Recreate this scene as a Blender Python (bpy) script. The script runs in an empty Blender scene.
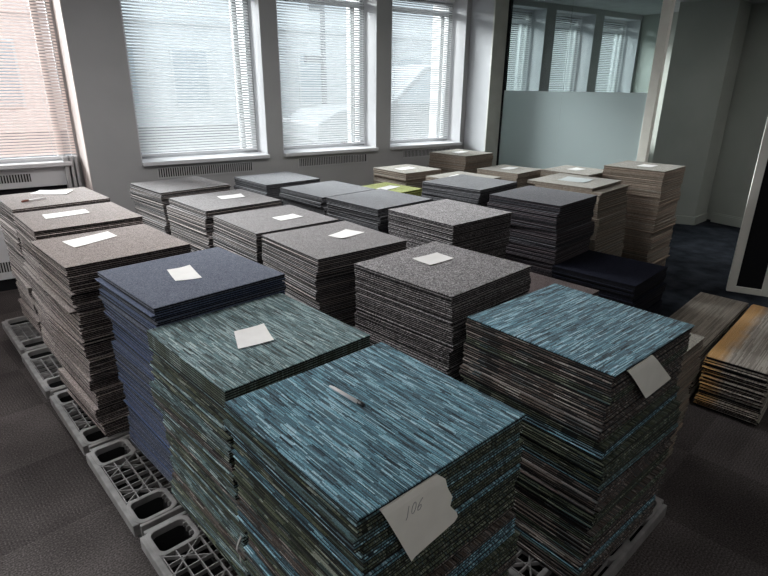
import bpy, bmesh, math, random
from mathutils import Vector, Matrix
from math import sin, cos, radians as R, pi

scene = bpy.context.scene
COL = scene.collection
rng = random.Random(7)

# ------------------------------------------------------------------ camera
cam_data = bpy.data.cameras.new('camera')
cam = bpy.data.objects.new('camera', cam_data)
COL.objects.link(cam)
cam_data.sensor_width = 36.0
cam_data.lens = 549.9 / 768 * 36.0
cam_data.clip_start = 0.05
CR = Vector((0.82190933, -0.56952511, 0.01030569))
CU = Vector((0.19011503, 0.29132927, 0.93754122))
CF = Vector((0.53695561, 0.76861461, -0.34772152))
CAM = Vector((0, 0, 1.58))
m3 = Matrix((CR, CU, -CF)).transposed()
cam.matrix_world = Matrix.Translation(CAM) @ m3.to_4x4()
scene.camera = cam

# ------------------------------------------------------------------ world (overcast sky) and exposure
world = bpy.data.worlds.new('overcast_sky')
scene.world = world
world.use_nodes = True
wn = world.node_tree
bg = wn.nodes['Background']
bg.inputs['Color'].default_value = (0.80, 0.90, 1.0, 1)
bg.inputs['Strength'].default_value = 2.6
sun_data = bpy.data.lights.new('sun', 'SUN')
sun = bpy.data.objects.new('sun', sun_data)
COL.objects.link(sun)
sun_data.energy = 30.0
sun_data.angle = R(32)
sun_data.color = (0.97, 0.98, 1.0)
SUN_EL, SUN_AZ = R(20), R(26)      # elevation; azimuth from the window normal towards the left
sd_ = Vector((-sin(SUN_AZ)*cos(SUN_EL), cos(SUN_AZ)*cos(SUN_EL), sin(SUN_EL)))
sun.rotation_euler = sd_.to_track_quat('Z', 'Y').to_euler()
scene.view_settings.view_transform = 'Standard'
scene.view_settings.look = 'None'
scene.view_settings.gamma = 1.0
scene.view_settings.use_curve_mapping = False
scene.view_settings.exposure = 0.0
try:
    scene.cycles.use_denoising = True
    scene.cycles.max_bounces = 10
    scene.cycles.diffuse_bounces = 5
    scene.cycles.transparent_max_bounces = 16
    scene.cycles.sample_clamp_indirect = 8.0
except Exception:
    pass

# ------------------------------------------------------------------ helpers
def mat(name, color=(0.5, 0.5, 0.5), rough=0.7, spec=0.3, metal=0.0):
    m = bpy.data.materials.new(name)
    m.use_nodes = True
    b = m.node_tree.nodes['Principled BSDF']
    b.inputs['Base Color'].default_value = (*color, 1)
    b.inputs['Roughness'].default_value = rough
    b.inputs['Metallic'].default_value = metal
    b.inputs['Specular IOR Level'].default_value = spec
    return m

def nd(m, t, **kw):
    n = m.node_tree.nodes.new(t)
    for k, v in kw.items():
        setattr(n, k, v)
    return n

def lk(m, a, b):
    m.node_tree.links.new(a, b)

def math_node(m, op, a, b=None):
    n = nd(m, 'ShaderNodeMath', operation=op)
    for i, x in enumerate((a, b)):
        if x is None:
            continue
        if isinstance(x, (int, float)):
            n.inputs[i].default_value = x
        else:
            lk(m, x, n.inputs[i])
    return n.outputs[0]

def ramp(m, fac, stops, interp='LINEAR'):
    n = nd(m, 'ShaderNodeValToRGB')
    n.color_ramp.interpolation = interp
    el = n.color_ramp.elements
    while len(el) < len(stops):
        el.new(0.5)
    for e, (p, c) in zip(el, stops):
        e.position = p
        e.color = (*c, 1)
    lk(m, fac, n.inputs['Fac'])
    return n.outputs['Color']

def mottled(name, c0, c1, scale=12.0, rough=0.8, spec=0.2, bump=0.0, bscale=200.0, detail=4.0):
    m = mat(name, c0, rough, spec)
    b = m.node_tree.nodes['Principled BSDF']
    tc = nd(m, 'ShaderNodeTexCoord')
    n = nd(m, 'ShaderNodeTexNoise')
    n.inputs['Scale'].default_value = scale
    n.inputs['Detail'].default_value = detail
    lk(m, tc.outputs['Object'], n.inputs['Vector'])
    lk(m, ramp(m, n.outputs['Fac'], [(0.35, c0), (0.65, c1)]), b.inputs['Base Color'])
    if bump:
        n2 = nd(m, 'ShaderNodeTexNoise')
        n2.inputs['Scale'].default_value = bscale
        lk(m, tc.outputs['Object'], n2.inputs['Vector'])
        bp = nd(m, 'ShaderNodeBump')
        bp.inputs['Strength'].default_value = bump
        bp.inputs['Distance'].default_value = 0.002
        lk(m, n2.outputs['Fac'], bp.inputs['Height'])
        lk(m, bp.outputs['Normal'], b.inputs['Normal'])
    return m

class MB:
    """collects shapes and links them as one mesh object"""
    def __init__(self):
        self.v, self.f, self.mi = [], [], []
    def add(self, vs, fs, mi=0):
        o = len(self.v)
        self.v += [tuple(p) for p in vs]
        self.f += [[i + o for i in f] for f in fs]
        self.mi += [mi] * len(fs)
        return self
    def box(self, x0, x1, y0, y1, z0, z1, mi=0, M=None):
        vs = [Vector(p) for p in ((x0,y0,z0),(x1,y0,z0),(x1,y1,z0),(x0,y1,z0),(x0,y0,z1),(x1,y0,z1),(x1,y1,z1),(x0,y1,z1))]
        if M is not None:
            vs = [M @ p for p in vs]
        return self.add(vs, [(0,3,2,1),(4,5,6,7),(0,1,5,4),(1,2,6,5),(2,3,7,6),(3,0,4,7)], mi)
    def bar(self, p, q, w, h, mi=0, up=(0, 0, 1)):
        p, q = Vector(p), Vector(q)
        d = (q - p)
        L = d.length
        d.normalize()
        up = Vector(up)
        s = d.cross(up)
        if s.length < 1e-6:
            s = d.cross(Vector((1, 0, 0)))
        s.normalize()
        u = s.cross(d)
        vs = []
        for a in (p, q):
            for i, j in ((-1,-1),(1,-1),(1,1),(-1,1)):
                vs.append(a + s*(i*w/2) + u*(j*h/2))
        return self.add(vs, [(0,1,2,3),(7,6,5,4),(0,4,5,1),(1,5,6,2),(2,6,7,3),(3,7,4,0)], mi)
    def lathe(self, p, q, prof, n=12, mi=0):
        """prof: list of (t along p->q, radius)"""
        p, q = Vector(p), Vector(q)
        d = q - p
        dn = d.normalized()
        s = dn.cross(Vector((0, 0, 1)))
        if s.length < 1e-6:
            s = Vector((1, 0, 0))
        s.normalize()
        u = s.cross(dn)
        vs, fs = [], []
        for t, r in prof:
            for k in range(n):
                a = 2*pi*k/n
                vs.append(p + d*t + s*(cos(a)*r) + u*(sin(a)*r))
        for i in range(len(prof)-1):
            for k in range(n):
                k2 = (k+1) % n
                fs.append((i*n+k, i*n+k2, (i+1)*n+k2, (i+1)*n+k))
        fs.append(tuple(reversed(range(n))))
        fs.append(tuple((len(prof)-1)*n + k for k in range(n)))
        return self.add(vs, fs, mi)
    def prism(self, poly, z0, z1, mi=0, M=None):
        n = len(poly)
        vs = [Vector((x, y, z0)) for x, y in poly] + [Vector((x, y, z1)) for x, y in poly]
        if M is not None:
            vs = [M @ p for p in vs]
        fs = [tuple(reversed(range(n))), tuple(range(n, 2*n))] + [(i, (i+1) % n, n+(i+1) % n, n+i) for i in range(n)]
        return self.add(vs, fs, mi)
    def mesh(self, name, mats):
        me = bpy.data.meshes.new(name)
        me.from_pydata(self.v, [], self.f)
        for m in (mats if isinstance(mats, (list, tuple)) else [mats]):
            me.materials.append(m)
        me.polygons.foreach_set('material_index', self.mi)
        bm = bmesh.new()
        bm.from_mesh(me)
        bmesh.ops.recalc_face_normals(bm, faces=bm.faces)
        bm.to_mesh(me)
        bm.free()
        me.update()
        return me
    def build(self, name, mats, parent=None, bevel=0.0, smooth=False):
        me = self.mesh(name, mats)
        o = bpy.data.objects.new(name, me)
        COL.objects.link(o)
        if parent is not None:
            o.parent = parent
        if bevel:
            md = o.modifiers.new('bevel', 'BEVEL')
            md.width = bevel
            md.segments = 2
            md.limit_method = 'ANGLE'
        if smooth:
            for p in me.polygons:
                p.use_smooth = True
        return o

def tag(o, label=None, cat=None, group=None, kind=None):
    if label: o['label'] = label
    if cat: o['category'] = cat
    if group: o['group'] = group
    if kind: o['kind'] = kind
    return o

def empty(name, loc=(0, 0, 0), rz=0.0):
    o = bpy.data.objects.new(name, None)
    COL.objects.link(o)
    o.location = loc
    o.rotation_euler = (0, 0, rz)
    o.empty_display_size = 0.1
    return o

def struct(o, label, cat):
    return tag(o, label, cat, kind='structure')

def copy_tree(o, parent=None):
    c = o.copy()
    COL.objects.link(c)
    c.parent = parent
    for ch in list(o.children):
        copy_tree(ch, c)
    return c

# ------------------------------------------------------------------ materials of the room
M_wall = mottled('painted_wall', (0.40, 0.40, 0.405), (0.43, 0.43, 0.435), 3.0, 0.75, 0.2)
M_white = mottled('white_paint', (0.64, 0.64, 0.66), (0.69, 0.69, 0.71), 4.0, 0.5, 0.3)
M_column = mottled('column_paint', (0.42, 0.43, 0.45), (0.46, 0.47, 0.49), 4.0, 0.6, 0.2)
M_white_pinklit = mottled('pinklit_white_paint', (0.72, 0.64, 0.61), (0.78, 0.69, 0.66), 4.0, 0.5, 0.3)  # white paint with the far left window's pinkish light put into its colour
M_farwall = mottled('grey_green_wall', (0.375, 0.395, 0.36), (0.425, 0.445, 0.41), 2.0, 0.7, 0.2)
M_ceil = mottled('ceiling_tile', (0.36, 0.37, 0.37), (0.42, 0.43, 0.43), 6.0, 0.9, 0.1)
M_post = mottled('grey_metal_post', (0.46, 0.47, 0.43), (0.52, 0.53, 0.49), 9.0, 0.5, 0.4)
M_cream = mottled('cream_frame_paint', (0.74, 0.73, 0.67), (0.80, 0.79, 0.73), 9.0, 0.5, 0.4)
M_blind = mat('blind_slat', (0.80, 0.81, 0.82), 0.6, 0.2)
M_blind_pinklit = mat('pinklit_blind_slat', (0.86, 0.75, 0.72), 0.6, 0.2)  # white slats tinted by hand with the pinkish light of that window
M_grille = mat('grille_metal', (0.45, 0.45, 0.46), 0.5, 0.4)
M_dark = mat('dark_gap', (0.012, 0.012, 0.014), 0.8, 0.1)
M_felt = mottled('brown_felt_backing', (0.15, 0.115, 0.09), (0.20, 0.155, 0.125), 30.0, 0.9, 0.1)
M_rubber = mat('bitumen_backing', (0.012, 0.012, 0.014), 0.75, 0.15)

# translucent blind slats
def make_blind_mat(M_blind, col):
    nt = M_blind.node_tree
    b = nt.nodes['Principled BSDF']
    tr = nd(M_blind, 'ShaderNodeBsdfTranslucent')
    tr.inputs['Color'].default_value = (*col, 1)
    mx = nd(M_blind, 'ShaderNodeMixShader')
    mx.inputs[0].default_value = 0.25
    lk(M_blind, b.outputs[0], mx.inputs[1])
    lk(M_blind, tr.outputs[0], mx.inputs[2])
    lk(M_blind, mx.outputs[0], nt.nodes['Material Output'].inputs['Surface'])
make_blind_mat(M_blind, (0.62, 0.63, 0.64))
make_blind_mat(M_blind_pinklit, (0.68, 0.57, 0.54))

def glass_mat(name, tint, gloss=0.08, rough=0.02):
    m = bpy.data.materials.new(name)
    m.use_nodes = True
    nt = m.node_tree
    nt.nodes.remove(nt.nodes['Principled BSDF'])
    t = nd(m, 'ShaderNodeBsdfTransparent')
    t.inputs['Color'].default_value = (*tint, 1)
    g = nd(m, 'ShaderNodeBsdfGlossy')
    g.inputs['Roughness'].default_value = rough
    mx = nd(m, 'ShaderNodeMixShader')
    fr = nd(m, 'ShaderNodeFresnel')
    fr.inputs['IOR'].default_value = 1.45
    lk(m, fr.outputs[0], mx.inputs[0])
    lk(m, t.outputs[0], mx.inputs[1])
    lk(m, g.outputs[0], mx.inputs[2])
    lk(m, mx.outputs[0], nt.nodes['Material Output'].inputs['Surface'])
    return m
M_pane = glass_mat('window_glass', (0.95, 0.97, 0.96))
M_tint = glass_mat('partition_glass', (0.74, 0.80, 0.80))

def frosted_mat():
    m = mat('frosted_film', (0.68, 0.76, 0.77), 0.45, 0.4)
    nt = m.node_tree
    b = nt.nodes['Principled BSDF']
    tr = nd(m, 'ShaderNodeBsdfTranslucent')
    tr.inputs['Color'].default_value = (0.80, 0.90, 0.91, 1)
    mx = nd(m, 'ShaderNodeMixShader')
    mx.inputs[0].default_value = 0.55
    lk(m, b.outputs[0], mx.inputs[1])
    lk(m, tr.outputs[0], mx.inputs[2])
    lk(m, mx.outputs[0], nt.nodes['Material Output'].inputs['Surface'])
    return m
M_frost = frosted_mat()

def floor_mat():
    """carpet-tiled floor: quarter-turned 0.5 m squares of ribbed charcoal pile"""
    m = mat('floor_carpet', (0.05, 0.05, 0.05), 0.95, 0.1)
    b = m.node_tree.nodes['Principled BSDF']
    tc = nd(m, 'ShaderNodeTexCoord')
    mp = nd(m, 'ShaderNodeMapping')
    mp.inputs['Rotation'].default_value = (0, 0, R(-10))
    lk(m, tc.outputs['Object'], mp.inputs['Vector'])
    ch = nd(m, 'ShaderNodeTexChecker')
    ch.inputs['Scale'].default_value = 2.0
    lk(m, mp.outputs['Vector'], ch.inputs['Vector'])
    sx = nd(m, 'ShaderNodeSeparateXYZ')
    lk(m, mp.outputs['Vector'], sx.inputs[0])
    wa = math_node(m, 'SINE', math_node(m, 'MULTIPLY', sx.outputs['X'], 520.0))
    wb = math_node(m, 'SINE', math_node(m, 'MULTIPLY', sx.outputs['Y'], 520.0))
    mixw = nd(m, 'ShaderNodeMix')
    lk(m, ch.outputs['Fac'], mixw.inputs[0])
    lk(m, wa, mixw.inputs[2])
    lk(m, wb, mixw.inputs[3])
    n1 = nd(m, 'ShaderNodeTexNoise')
    n1.inputs['Scale'].default_value = 160.0
    n1.inputs['Detail'].default_value = 3.0
    lk(m, tc.outputs['Object'], n1.inputs['Vector'])
    n2 = nd(m, 'ShaderNodeTexNoise')
    n2.inputs['Scale'].default_value = 2.2
    lk(m, tc.outputs['Object'], n2.inputs['Vector'])
    s = math_node(m, 'ADD', math_node(m, 'MULTIPLY', n1.outputs['Fac'], 0.75),
                  math_node(m, 'ADD', math_node(m, 'MULTIPLY', mixw.outputs[0], 0.03),
                            math_node(m, 'MULTIPLY', n2.outputs['Fac'], 0.35)))
    s = math_node(m, 'ADD', s, math_node(m, 'MULTIPLY', ch.outputs['Fac'], 0.06))
    lk(m, ramp(m, s, [(0.38, (0.022, 0.019, 0.019)), (0.60, (0.075, 0.066, 0.065)), (0.80, (0.17, 0.152, 0.150))]), b.inputs['Base Color'])
    bp = nd(m, 'ShaderNodeBump')
    bp.inputs['Strength'].default_value = 0.6
    bp.inputs['Distance'].default_value = 0.004
    lk(m, n1.outputs['Fac'], bp.inputs['Height'])
    lk(m, bp.outputs['Normal'], b.inputs['Normal'])
    return m
M_floor = floor_mat()

# ------------------------------------------------------------------ the room shell
CEIL = 2.47
YW = 4.70          # inner face of the window wall
YO = 5.25          # its outer face
SILL = 0.955
HEAD = 2.41
OPEN = [(-2.55, -1.60), (-0.62, 0.571), (0.944, 2.008), (2.157, 3.169), (3.337, 4.29), (4.62, 5.516), (5.682, 6.43), (6.60, 7.40)]

fl = MB().prism([(-3.4, -4.2), (9.2, -4.2), (9.2, YO), (-3.4, YO)], -0.12, 0.0).build('floor', M_floor)
struct(fl, 'dark charcoal carpet-tiled floor', 'floor')
M_floor2 = mottled('navy_black_carpet', (0.010, 0.012, 0.016), (0.026, 0.030, 0.038), 7.0, 0.95, 0.05, 0.5, 200.0)
f2 = MB().prism([(4.05, -4.2), (9.2, -4.2), (9.2, YO), (4.60, YO), (4.60, 4.37), (4.0, 2.9), (3.2, 2.2), (2.42, 1.50), (2.70, 1.45), (3.75, 1.67), (4.05, 1.60)], 0.0, 0.0012).build('floor_far', M_floor2)
struct(f2, 'navy black carpet by the far wall beyond the doorway', 'floor')
ce = MB().box(-3.4, 9.2, -4.2, YO, CEIL, CEIL + 0.12).build('ceiling', M_ceil)
struct(ce, 'grey office ceiling above the stacks', 'ceiling')

w = MB()
xs = [-3.4]
for a, b in OPEN:
    xs += [a, b]
xs.append(9.2)
for i in range(0, len(xs), 2):
    w.box(xs[i], xs[i+1], YW, YO, 0, CEIL)
for k, (a, b) in enumerate(OPEN):
    w.box(a, b, YW, YO, HEAD, CEIL)
    if k == 1:
        w.box(a, b, YW + 0.42, YO, 0, SILL)
    else:
        w.box(a, b, YW, YO, 0, SILL)
wl = w.build('wall_window', M_wall)
struct(wl, 'grey painted window wall with narrow piers', 'wall')
# white plaster lining on every right jamb and left jamb
for k, (a, b) in enumerate(OPEN):
    j = MB()
    z0 = 0.0 if k == 1 else SILL
    dj = 0.415 if k == 1 else 0.215
    j.box(b - 0.006, b + 0.0, YW - 0.002, YW + dj, z0, HEAD)
    j.box(a, a + 0.006, YW - 0.002, YW + dj, z0, HEAD)
    j.box(a, b, YW - 0.002, YW + dj, HEAD - 0.006, HEAD)
    struct(j.build('trim_%d' % (k + 1), M_white_pinklit if k == 1 else M_white), 'white plaster window reveal', 'trim')

wb_ = MB().box(-3.4, 9.2, -4.32, -4.2, 0, CEIL).build('wall_back', M_farwall)
struct(wb_, 'wall behind the camera', 'wall')
wl2 = MB().box(-3.52, -3.4, -4.2, YO, 0, CEIL).build('wall_left', M_wall)
struct(wl2, 'left end wall', 'wall')
# right wall: a projecting pier then a recessed wall
def wall_seg(mb, p, q, t, z0, z1):
    p, q = Vector((*p, 0)), Vector((*q, 0))
    d = (q - p).normalized()
    n = Vector((-d.y, d.x, 0))
    a, b, c, e = p, q, q + n*t, p + n*t
    mb.prism([(v.x, v.y) for v in (a, b, c, e)], z0, z1)
rw = MB()
wall_seg(rw, (6.95, -4.2), (7.43, YW), -0.15, 0, CEIL)
rwo = rw.build('wall_right', M_farwall)
struct(rwo, 'recessed grey-green far wall right of the pier', 'wall')
pr = MB()
pr.prism([(6.60, 3.75), (6.88, 3.25), (7.27, 3.30), (7.30, 3.80)], 0, CEIL)
pro = pr.build('wall_pier', M_farwall)
struct(pro, 'projecting grey-green pier of the far wall', 'wall')
bb = MB()
wall_seg(bb, (6.935, -4.2), (7.265, 3.22), 0.022, 0.0, 0.10)
wall_seg(bb, (6.935, -4.2), (7.265, 3.22), 0.012, 0.10, 0.115)
struct(bb.build('baseboard_right', M_farwall), 'painted skirting of the recessed far wall', 'baseboard')
bb = MB()
wall_seg(bb, (6.60, 3.75), (6.88, 3.25), -0.02, 0.0, 0.10)
wall_seg(bb, (6.88, 3.25), (7.26, 3.30), -0.02, 0.0, 0.10)
struct(bb.build('baseboard_pier', M_farwall), 'painted skirting of the pier', 'baseboard')

# column between the window wall and the glass partition
co = MB()
co.box(4.35, 4.60, 4.37, YW, 0, CEIL)
struct(co.build('wall_column', M_column), 'white column beside the last window', 'wall')
cp = MB()
cp.box(4.345, 4.572, 4.352, 4.372, 0, CEIL)
struct(cp.build('trim_9', M_post, bevel=0.003), 'grey facing of the column at the glass partition', 'trim')

# ------------------------------------------------------------------ added fill panels at the ceiling, out of view, to brighten the stacks
def fill_glow(name, strength):
    M_fill = bpy.data.materials.new(name)
    M_fill.use_nodes = True
    M_fill.node_tree.nodes.remove(M_fill.node_tree.nodes['Principled BSDF'])
    em = nd(M_fill, 'ShaderNodeEmission')
    em.inputs['Color'].default_value = (1.0, 0.97, 0.95, 1)
    em.inputs['Strength'].default_value = strength
    lk(M_fill, em.outputs[0], M_fill.node_tree.nodes['Material Output'].inputs['Surface'])
    return M_fill
M_fill = fill_glow('fill_diffuser', 7.5)
M_fill_back = fill_glow('back_fill_diffuser', 6.0)
M_fill_doorway = fill_glow('doorway_fill_diffuser', 9.0)
M_fill_left = fill_glow('left_fill_diffuser', 9.5)
def fill_panel(x, y, label, m, w=1.2, h=0.6):
    root = empty('fill_light', (x, y, CEIL - 0.022))
    tag(root, label, 'ceiling light', 'added fill lights')
    f = MB()
    f.box(-w/2, w/2, -h/2, -h/2 + 0.03, 0, 0.02).box(-w/2, w/2, h/2 - 0.03, h/2, 0, 0.02)
    f.box(-w/2, -w/2 + 0.03, -h/2 + 0.03, h/2 - 0.03, 0, 0.02).box(w/2 - 0.03, w/2, -h/2 + 0.03, h/2 - 0.03, 0, 0.02)
    f.build('frame', M_white, root)
    MB().box(-w/2 + 0.03, w/2 - 0.03, -h/2 + 0.03, h/2 - 0.03, 0.006, 0.014).build('diffuser', m, root)
for lx, ly, lab, lm in ((-2.3, 2.7, 'added fill light left of the frame', M_fill_left), (-2.2, 1.2, 'added fill light left of the camera', M_fill_left), (-0.9, 2.7, 'added fill light above the left beige stacks', M_fill),
                    (0.5, 2.7, 'added fill light above the grey stacks', M_fill), (1.9, 2.7, 'added fill light above the blue-grey stacks', M_fill),
                    (-0.4, -1.1, 'added fill light behind the camera at left', M_fill_back), (1.5, -1.3, 'added fill light behind the camera at right', M_fill_back),
                    (5.6, 1.4, 'added fill light beyond the doorway', M_fill_doorway)):
    fill_panel(lx, ly, lab, lm)

# ------------------------------------------------------------------ windows, blinds and sills
M_frame = mottled('window_frame_paint', (0.34, 0.345, 0.35), (0.39, 0.395, 0.40), 6.0, 0.5, 0.3)
def window(n, a, b):
    y = YW + (0.415 if n == 2 else 0.215)
    f = MB()
    t = 0.055
    f.box(a, a + t, y, y + 0.06, SILL, HEAD)
    f.box(b - t, b, y, y + 0.06, SILL, HEAD)
    f.box(a + t, b - t, y, y + 0.06, SILL, SILL + t)
    f.box(a + t, b - t, y, y + 0.06, HEAD - 0.05, HEAD)
    root = f.build('window_%d' % n, M_frame, bevel=0.004)
    struct(root, 'white framed window %s' % ['', 'beyond the left edge', 'at the far left with pinkish light', 'second from the left in view', 'third from the left in view', 'beside the white column', 'first behind the glass partition', 'second behind the glass partition', 'third behind the glass partition'][n], 'window')
    tr = MB().box(a + t, b - t, y - 0.005, y + 0.055, 2.255, 2.30)
    tr.build('transom', M_white, root, bevel=0.003)
    ml = MB().box(b - t - 0.10, b - t - 0.055, y + 0.005, y + 0.05, SILL + t, 2.255)
    ml.build('mullion', M_frame, root, bevel=0.003)
    g = MB().box(a + t, b - t, y + 0.026, y + 0.032, SILL + t, HEAD - 0.05)
    g.build('glass', M_pane, root)
    s = MB()
    if n == 2:
        s.box(a, b - 0.08, YW + 0.29, y, SILL, SILL + 0.03)
    else:
        s.box(a, b, YW, y, SILL, SILL + 0.03)
        s.box(a - 0.0, b + 0.0, YW - 0.045, YW, SILL, SILL + 0.03)
    s.build('window_sill', M_white, root, bevel=0.004)
    return root

BLIND_LABEL = {1: 'white venetian blind beyond the left edge of the picture',
               2: 'white venetian blind in the far left window with pinkish light',
               3: 'white venetian blind in the window above the dark grille left of centre',
               4: 'white venetian blind in the window showing the lamp post outside',
               5: 'white venetian blind in the window beside the white column',
               6: 'white venetian blind just behind the glass partition post',
               7: 'white venetian blind in the middle window behind the glass partition',
               8: 'white venetian blind in the farthest window behind the glass partition'}
def blind(n, a, b):
    y = YW + (0.365 if n == 2 else 0.175)
    root = empty('venetian_blind', ((a+b)/2, y, SILL + 0.04))
    tag(root, BLIND_LABEL[n], 'blind', 'venetian blinds in the windows')
    hw = (b - a)/2 - 0.03
    zt = HEAD - SILL - 0.07
    MB().box(-hw, hw, -0.015, 0.015, zt, zt + 0.03).build('head_rail', M_white, root, bevel=0.002)
    s = MB()
    pitch = 0.0215
    k = 0
    z = 0.05
    ang = R(35) if n < 6 else R(40)
    while z < zt - 0.01:
        hwj = 0.0125
        jj = rng.uniform(-1, 1)
        aa = ang + R(0.6)*jj
        dy, dz = cos(aa)*hwj, sin(aa)*hwj
        sag = 0.0006*rng.random()
        # room-side edge low, outside edge high; slight crown
        P = []
        for x in (-hw, hw):
            for (yy, zz) in ((-dy, -dz), (0, 0.0016), (dy, dz)):
                P.append((x, yy, z + zz - sag))
        s.add(P, [(0, 3, 4, 1), (1, 4, 5, 2)])
        z += pitch
    s.build('slats', M_blind_pinklit if n == 2 else M_blind, root)
    MB().box(-hw, hw, -0.012, 0.012, 0.012, 0.030).build('bottom_rail', M_white, root, bevel=0.002)
    for x in (-hw*0.72, hw*0.72):
        MB().bar((x, -0.016, 0.02), (x, -0.016, zt), 0.0018, 0.0018).build('cord', M_blind, root)
    MB().lathe((hw - 0.03, -0.02, zt), (hw - 0.03, -0.02, zt*0.35), [(0, 0.003), (1, 0.003)], 6).build('tilt_wand', M_white, root)

for n, (a, b) in enumerate(OPEN, 1):
    window(n, a, b)
    blind(n, a, b)

def grille(x0, x1, z0, z1, y, label, n):
    root = empty('ventilation_grille', ((x0+x1)/2, y, z0))
    tag(root, label, 'ventilation grille', 'grilles under the window sills')
    hw, h = (x1-x0)/2, z1-z0
    f = MB()
    f.box(-hw, hw, -0.006, 0, -0.012, 0)
    f.box(-hw, hw, -0.006, 0, h, h + 0.012)
    f.box(-hw, -hw + 0.012, -0.006, 0, 0, h)
    f.box(hw - 0.012, hw, -0.006, 0, 0, h)
    f.build('frame', M_grille, root)
    MB().box(-hw + 0.012, hw - 0.012, -0.0015, -0.0003, 0, h).build('backing', M_dark, root)
    s = MB()
    x = -hw + 0.025
    while x < hw - 0.02:
        s.box(x - 0.0042, x + 0.0042, -0.005, -0.0016, 0, h)
        x += 0.0185
    s.build('slats', M_grille, root)
grille(1.05, 1.86, 0.855, 0.925, YW, 'long grey grille under the sill of the window left of centre', 1)
grille(2.30, 3.06, 0.855, 0.925, YW, 'grey grille under the sill of the window with the lamp post', 2)
grille(3.50, 4.16, 0.865, 0.930, YW, 'grey grille below the sill of the window beside the white column', 3)
# shadow-gap battens under the sills
# radiator casing in the far-left alcove
rc = empty('radiator_casing', (0.0, YW + 0.412, 0))
tag(rc, 'pale radiator casing with slotted grilles under the far left window', 'radiator casing')
MB().box(-0.62, 0.44, -0.05, 0, 0.80, 0.945).box(-0.62, 0.44, -0.05, 0, 0.10, 0.74).build('panel', M_white, rc, bevel=0.003)
MB().box(-0.62, 0.44, -0.02, 0, 0.74, 0.80).build('recess', M_dark, rc)
MB().box(-0.62, 0.44, -0.02, 0, 0.0, 0.10).build('recess', M_dark, rc)
for z0, z1 in ((0.845, 0.905), (0.16, 0.24)):
    g = MB().box(-0.58, 0.20, -0.0512, -0.0502, z0, z1)
    x = -0.575
    gs = MB()
    while x < 0.2:
        gs.box(x, x + 0.009, -0.056, -0.0513, z0, z1)
        x += 0.0185
    o = gs.build('slotted_grille', M_grille, rc)
    g.build('slot_backing', M_dark, o)
pp = MB()
for x, wdt in ((0.452, 0.03), (0.492, 0.022), (0.524, 0.022)):
    pp.box(x - wdt/2 , x + wdt/2, -0.10, -0.02, 0.0, 1.02)
pp.build('pipe_boxing', M_grille, rc, bevel=0.003)

# ------------------------------------------------------------------ glass partition
PA = Vector((4.561, 4.36, 0))
PB = Vector((4.876, 2.88, 0))
pd = (PB - PA).normalized()
pn = Vector((-pd.y, pd.x, 0))
Lp = (PB - PA).length
pang = math.atan2(pd.y, pd.x)
FROST = 1.53
gp = empty('glass_partition', PA, pang)
tag(gp, 'glass office partition, lower half frosted, between grey column and cream post', 'partition', kind='structure')
MB().box(0, Lp, -0.02, 0.02, CEIL - 0.06, CEIL - 0.002).box(0, Lp, -0.02, 0.02, 0, 0.05).build('rail', M_post, gp, bevel=0.002)
jx = 0.67
for x0, x1 in ((0.012, jx - 0.0006), (jx + 0.0006, Lp - 0.03)):
    g = MB().box(x0, x1, -0.005, 0.005, 0.05, CEIL - 0.06).build('glass', M_tint, gp)
    MB().box(x0, x1, -0.0062, -0.0055, 0.05, FROST).build('frosted_film', M_frost, g)
MB().box(-0.012, 0.012, -0.03, 0.03, 0, CEIL - 0.002).build('edge_channel', M_dark, gp)
MB().box(Lp - 0.03, Lp + 0.05, -0.035, 0.035, 0, CEIL - 0.002).build('door_post', M_cream, gp, bevel=0.003)['label'] = 'cream door post'
# framed glazed leaf at the right edge
dl = empty('door_1', (4.80, 1.895, 0), math.atan2(1.654 - 1.904, 4.916 - 4.787))
tag(dl, 'cream framed glazed door leaf at the right edge', 'door', kind='structure')
MB().box(0, 0.062, -0.022, 0.022, 0.0, 2.15).box(0.24, 0.30, -0.022, 0.022, 0.0, 2.15).box(0.062, 0.24, -0.022, 0.022, 0.0, 0.05).box(0.062, 0.24, -0.022, 0.022, 2.09, 2.15).build('frame', M_cream, dl, bevel=0.003)
MB().box(0.062, 0.24, -0.004, 0.004, 0.05, 1.27).build('lower_panel', M_dark, dl)
MB().box(0.062, 0.24, -0.004, 0.004, 1.27, 2.09).build('glass', M_tint, dl)

# ------------------------------------------------------------------ outside
M_pave = mottled('pavement', (0.10, 0.10, 0.105), (0.13, 0.13, 0.135), 5.0, 0.9, 0.1)
M_facade = mottled('pale_stone', (0.60, 0.62, 0.63), (0.68, 0.69, 0.70), 1.5, 0.9, 0.1)
M_brick = mottled('pink_render', (0.70, 0.58, 0.545), (0.77, 0.64, 0.60), 1.5, 0.9, 0.1)
M_shade = mat('facade_window_glass', (0.36, 0.41, 0.45), 0.3, 0.5)
M_lamp = mat('dark_lamp_metal', (0.22, 0.23, 0.24), 0.5, 0.4)
M_van = mat('white_van_paint', (0.24, 0.255, 0.27), 0.4, 0.4)
M_tyre = mat('tyre', (0.02, 0.02, 0.02), 0.8, 0.2)
M_amber = mat('amber_lens', (0.80, 0.33, 0.04), 0.4, 0.4)
st = MB().box(-40, 60, YO, 32, -0.12, 0.0).build('street', M_pave)
struct(st, 'pale pavement and street outside the windows', 'street')
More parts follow.
